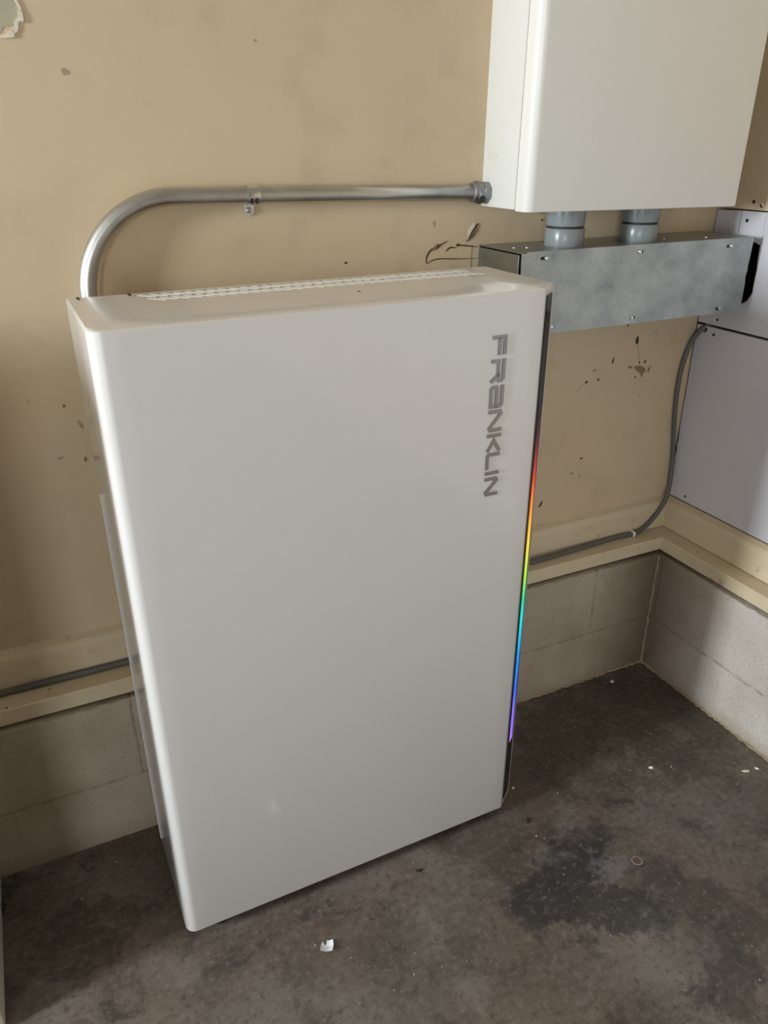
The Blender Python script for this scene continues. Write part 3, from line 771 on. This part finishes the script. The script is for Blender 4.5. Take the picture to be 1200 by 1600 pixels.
# ------------------------------------------------------------------ appliance cut by the left edge
ap = empty('storage_chest', (-2.05, -0.22, 0), 'off-white metal appliance side standing on the floor at the lower left edge', 'appliance')
s = ap.location
bm = bmesh.new(); box(bm, -2.42, -1.7445, -0.345, -0.008, 0.004, 1.10, 0.006, 3); finish('casing', bm, M_appl, ap, shift=s, angle=40)  # unseen depth, height and lid, shaped to shade the lower left wall
bm = bmesh.new(); box(bm, -2.43, -1.7435, -0.352, -0.006, 1.104, 1.15, 0.008, 3); finish('lid', bm, M_appl, ap, shift=s, angle=40)
for x in (-2.36, -1.80):
    for y in (-0.30, -0.06):
        bm = bmesh.new(); lathe(bm, [(0.02, 0), (0.02, 0.006)], (x, y, 0), 'z', 16); finish('foot', bm, M_rubber, ap, shift=s)
bm = bmesh.new(); lathe(bm, [(0.0075, 0.0), (0.0075, 0.006), (0.004, 0.008)], (-1.7445, -0.086, 0.0095), 'x', 14); finish('plug', bm, M_rubber, ap, shift=s)

# ------------------------------------------------------------------ small things on the floor
bm = bmesh.new()
cx, cy = -1.180, -0.440
def P(a, b, z): return (cx + a * 0.012, cy + b * 0.012, z)
# curled scrap of paper: flat base, front flap folded over, raised right rim
grid = []
for i in range(9):
    a = -1 + 2 * i / 8; row = []
    for j in range(9):
        b = -0.9 + 1.8 * j / 8
        z = 0.0012 + 0.008 * max(0, (b * -1) - 0.1) ** 1.5 + 0.006 * max(0, a - 0.2) ** 1.4 + 0.004 * max(0, -a - .5)
        aa = a * (1 - 0.25 * max(0, b)); bb = b - 0.9 * max(0, -b - 0.4)
        row.append(bm.verts.new(P(aa * math.cos(0.5) + bb * math.sin(0.5), -aa * math.sin(0.5) + bb * math.cos(0.5), z)))
    grid.append(row)
for i in range(8):
    for j in range(8):
        if i < 3 and j > 5 - i: continue
        bm.faces.new((grid[i][j], grid[i + 1][j], grid[i + 1][j + 1], grid[i][j + 1]))
bmesh.ops.solidify(bm, geom=bm.faces[:], thickness=0.0006)
tag(finish('paper_scrap', bm, M_paper), 'small curled white scrap lying on the concrete in front of the battery cabinet', 'paper scrap')
def crumb(name, x, y, a, b, ang, h, mat, lab, cat, seed):
    bm = bmesh.new(); o1 = blob_outline(0, 0, a, b, ang, 10, 0.35, seed)
    rnd = random.Random(seed)
    loft(bm, [[(x + p * 1.0, y + q, 0.0) for p, q in o1], [(x + p * 0.9, y + q * 0.9, h * rnd.uniform(.5, 1)) for p, q in o1], [(x + p * 0.4, y + q * 0.4, h) for p, q in o1]])
    return tag(finish(name, bm, mat), lab, cat)
crumb('leaf_bit', -0.654, -0.355, 0.0075, 0.0045, 0.5, 0.005, M_leaf, 'dark curled leaf bit on the floor right of the battery cabinet', 'leaf', 1)
crumb('leaf_bit', -0.941, -0.366, 0.0055, 0.0032, -0.2, 0.004, M_leaf, 'tiny black crumb of leaf on the floor just in front of the battery cabinet', 'leaf', 2)
crumb('plaster_crumb', -0.1425, -0.041, 0.0075, 0.0050, 0.3, 0.003, M_plaster, 'flat pale crumb on the floor near the room corner', 'plaster crumb', 3)
crumb('plaster_crumb', -0.628, -0.256, 0.0045, 0.0028, 0.3, 0.003, M_plaster, 'little pale crumb on the floor beside the black end of the light strip', 'plaster crumb', 4)
crumb('plaster_crumb', -0.283, -0.349, 0.0055, 0.0028, -0.3, 0.003, M_paper, 'small white flake on the floor between the battery cabinet and the block wall', 'plaster crumb', 5)
crumb('plaster_crumb', -0.081, -0.458, 0.0085, 0.0036, -0.5, 0.003, M_plaster, 'elongated pale flake on the floor close to the right block wall', 'plaster crumb', 6)
crumb('plaster_crumb', -0.049, -0.464, 0.0060, 0.0024, -0.9, 0.003, M_paper, 'thin white flake on the floor closest to the right block wall', 'plaster crumb', 7)
# worn ring with rusty centre in the slab
bm = bmesh.new(); plate(bm, [(-0.505 + 0.0115 * math.cos(a), -0.546 + 0.0115 * math.sin(a)) for a in [2 * math.pi * k / 20 for k in range(20)]],
      lambda a, b: (a, b, 0.0005), lambda a, b: (a, b, -0.001), [circle(-0.505, -0.546, 0.0095, 20)])
fl = bpy.data.objects['floor']; finish('slab_ring', bm, new_mat('pale_ring', (0.33, 0.29, 0.27), 0.7), fl)
bm = bmesh.new(); plate(bm, circle(-0.505, -0.546, 0.0094, 20), lambda a, b: (a, b, 0.0004), lambda a, b: (a, b, -0.001)); finish('slab_plug', bm, new_mat('rusty_plug', (0.12, 0.07, 0.055), 0.8), fl)
# scattered grit
bm = bmesh.new(); rnd = random.Random(21)
for k in range(170):
    x = rnd.uniform(-1.65, -0.02); y = rnd.uniform(-1.0, -0.03)
    if -1.44 < x < -0.64 and y > -0.34: continue
    rr = rnd.choice([0.0006, 0.0008, 0.001, 0.0015]); n = 6; a0 = rnd.random() * 3
    el = rnd.uniform(1, 2.4)
    o1 = [(x + rr * el * math.cos(a0) * math.cos(2 * math.pi * i / n) - rr * math.sin(a0) * math.sin(2 * math.pi * i / n),
           y + rr * el * math.sin(a0) * math.cos(2 * math.pi * i / n) + rr * math.cos(a0) * math.sin(2 * math.pi * i / n)) for i in range(n)]
    loft(bm, [[(p, q, 0.0) for p, q in o1], [(x + (p - x) * .5, y + (q - y) * .5, rr) for p, q in o1]])
tag(finish('grit', bm, new_mat('pale_grit', (0.40, 0.37, 0.32), 0.9)), 'pale grit scattered over the concrete floor', 'grit', kind='stuff')
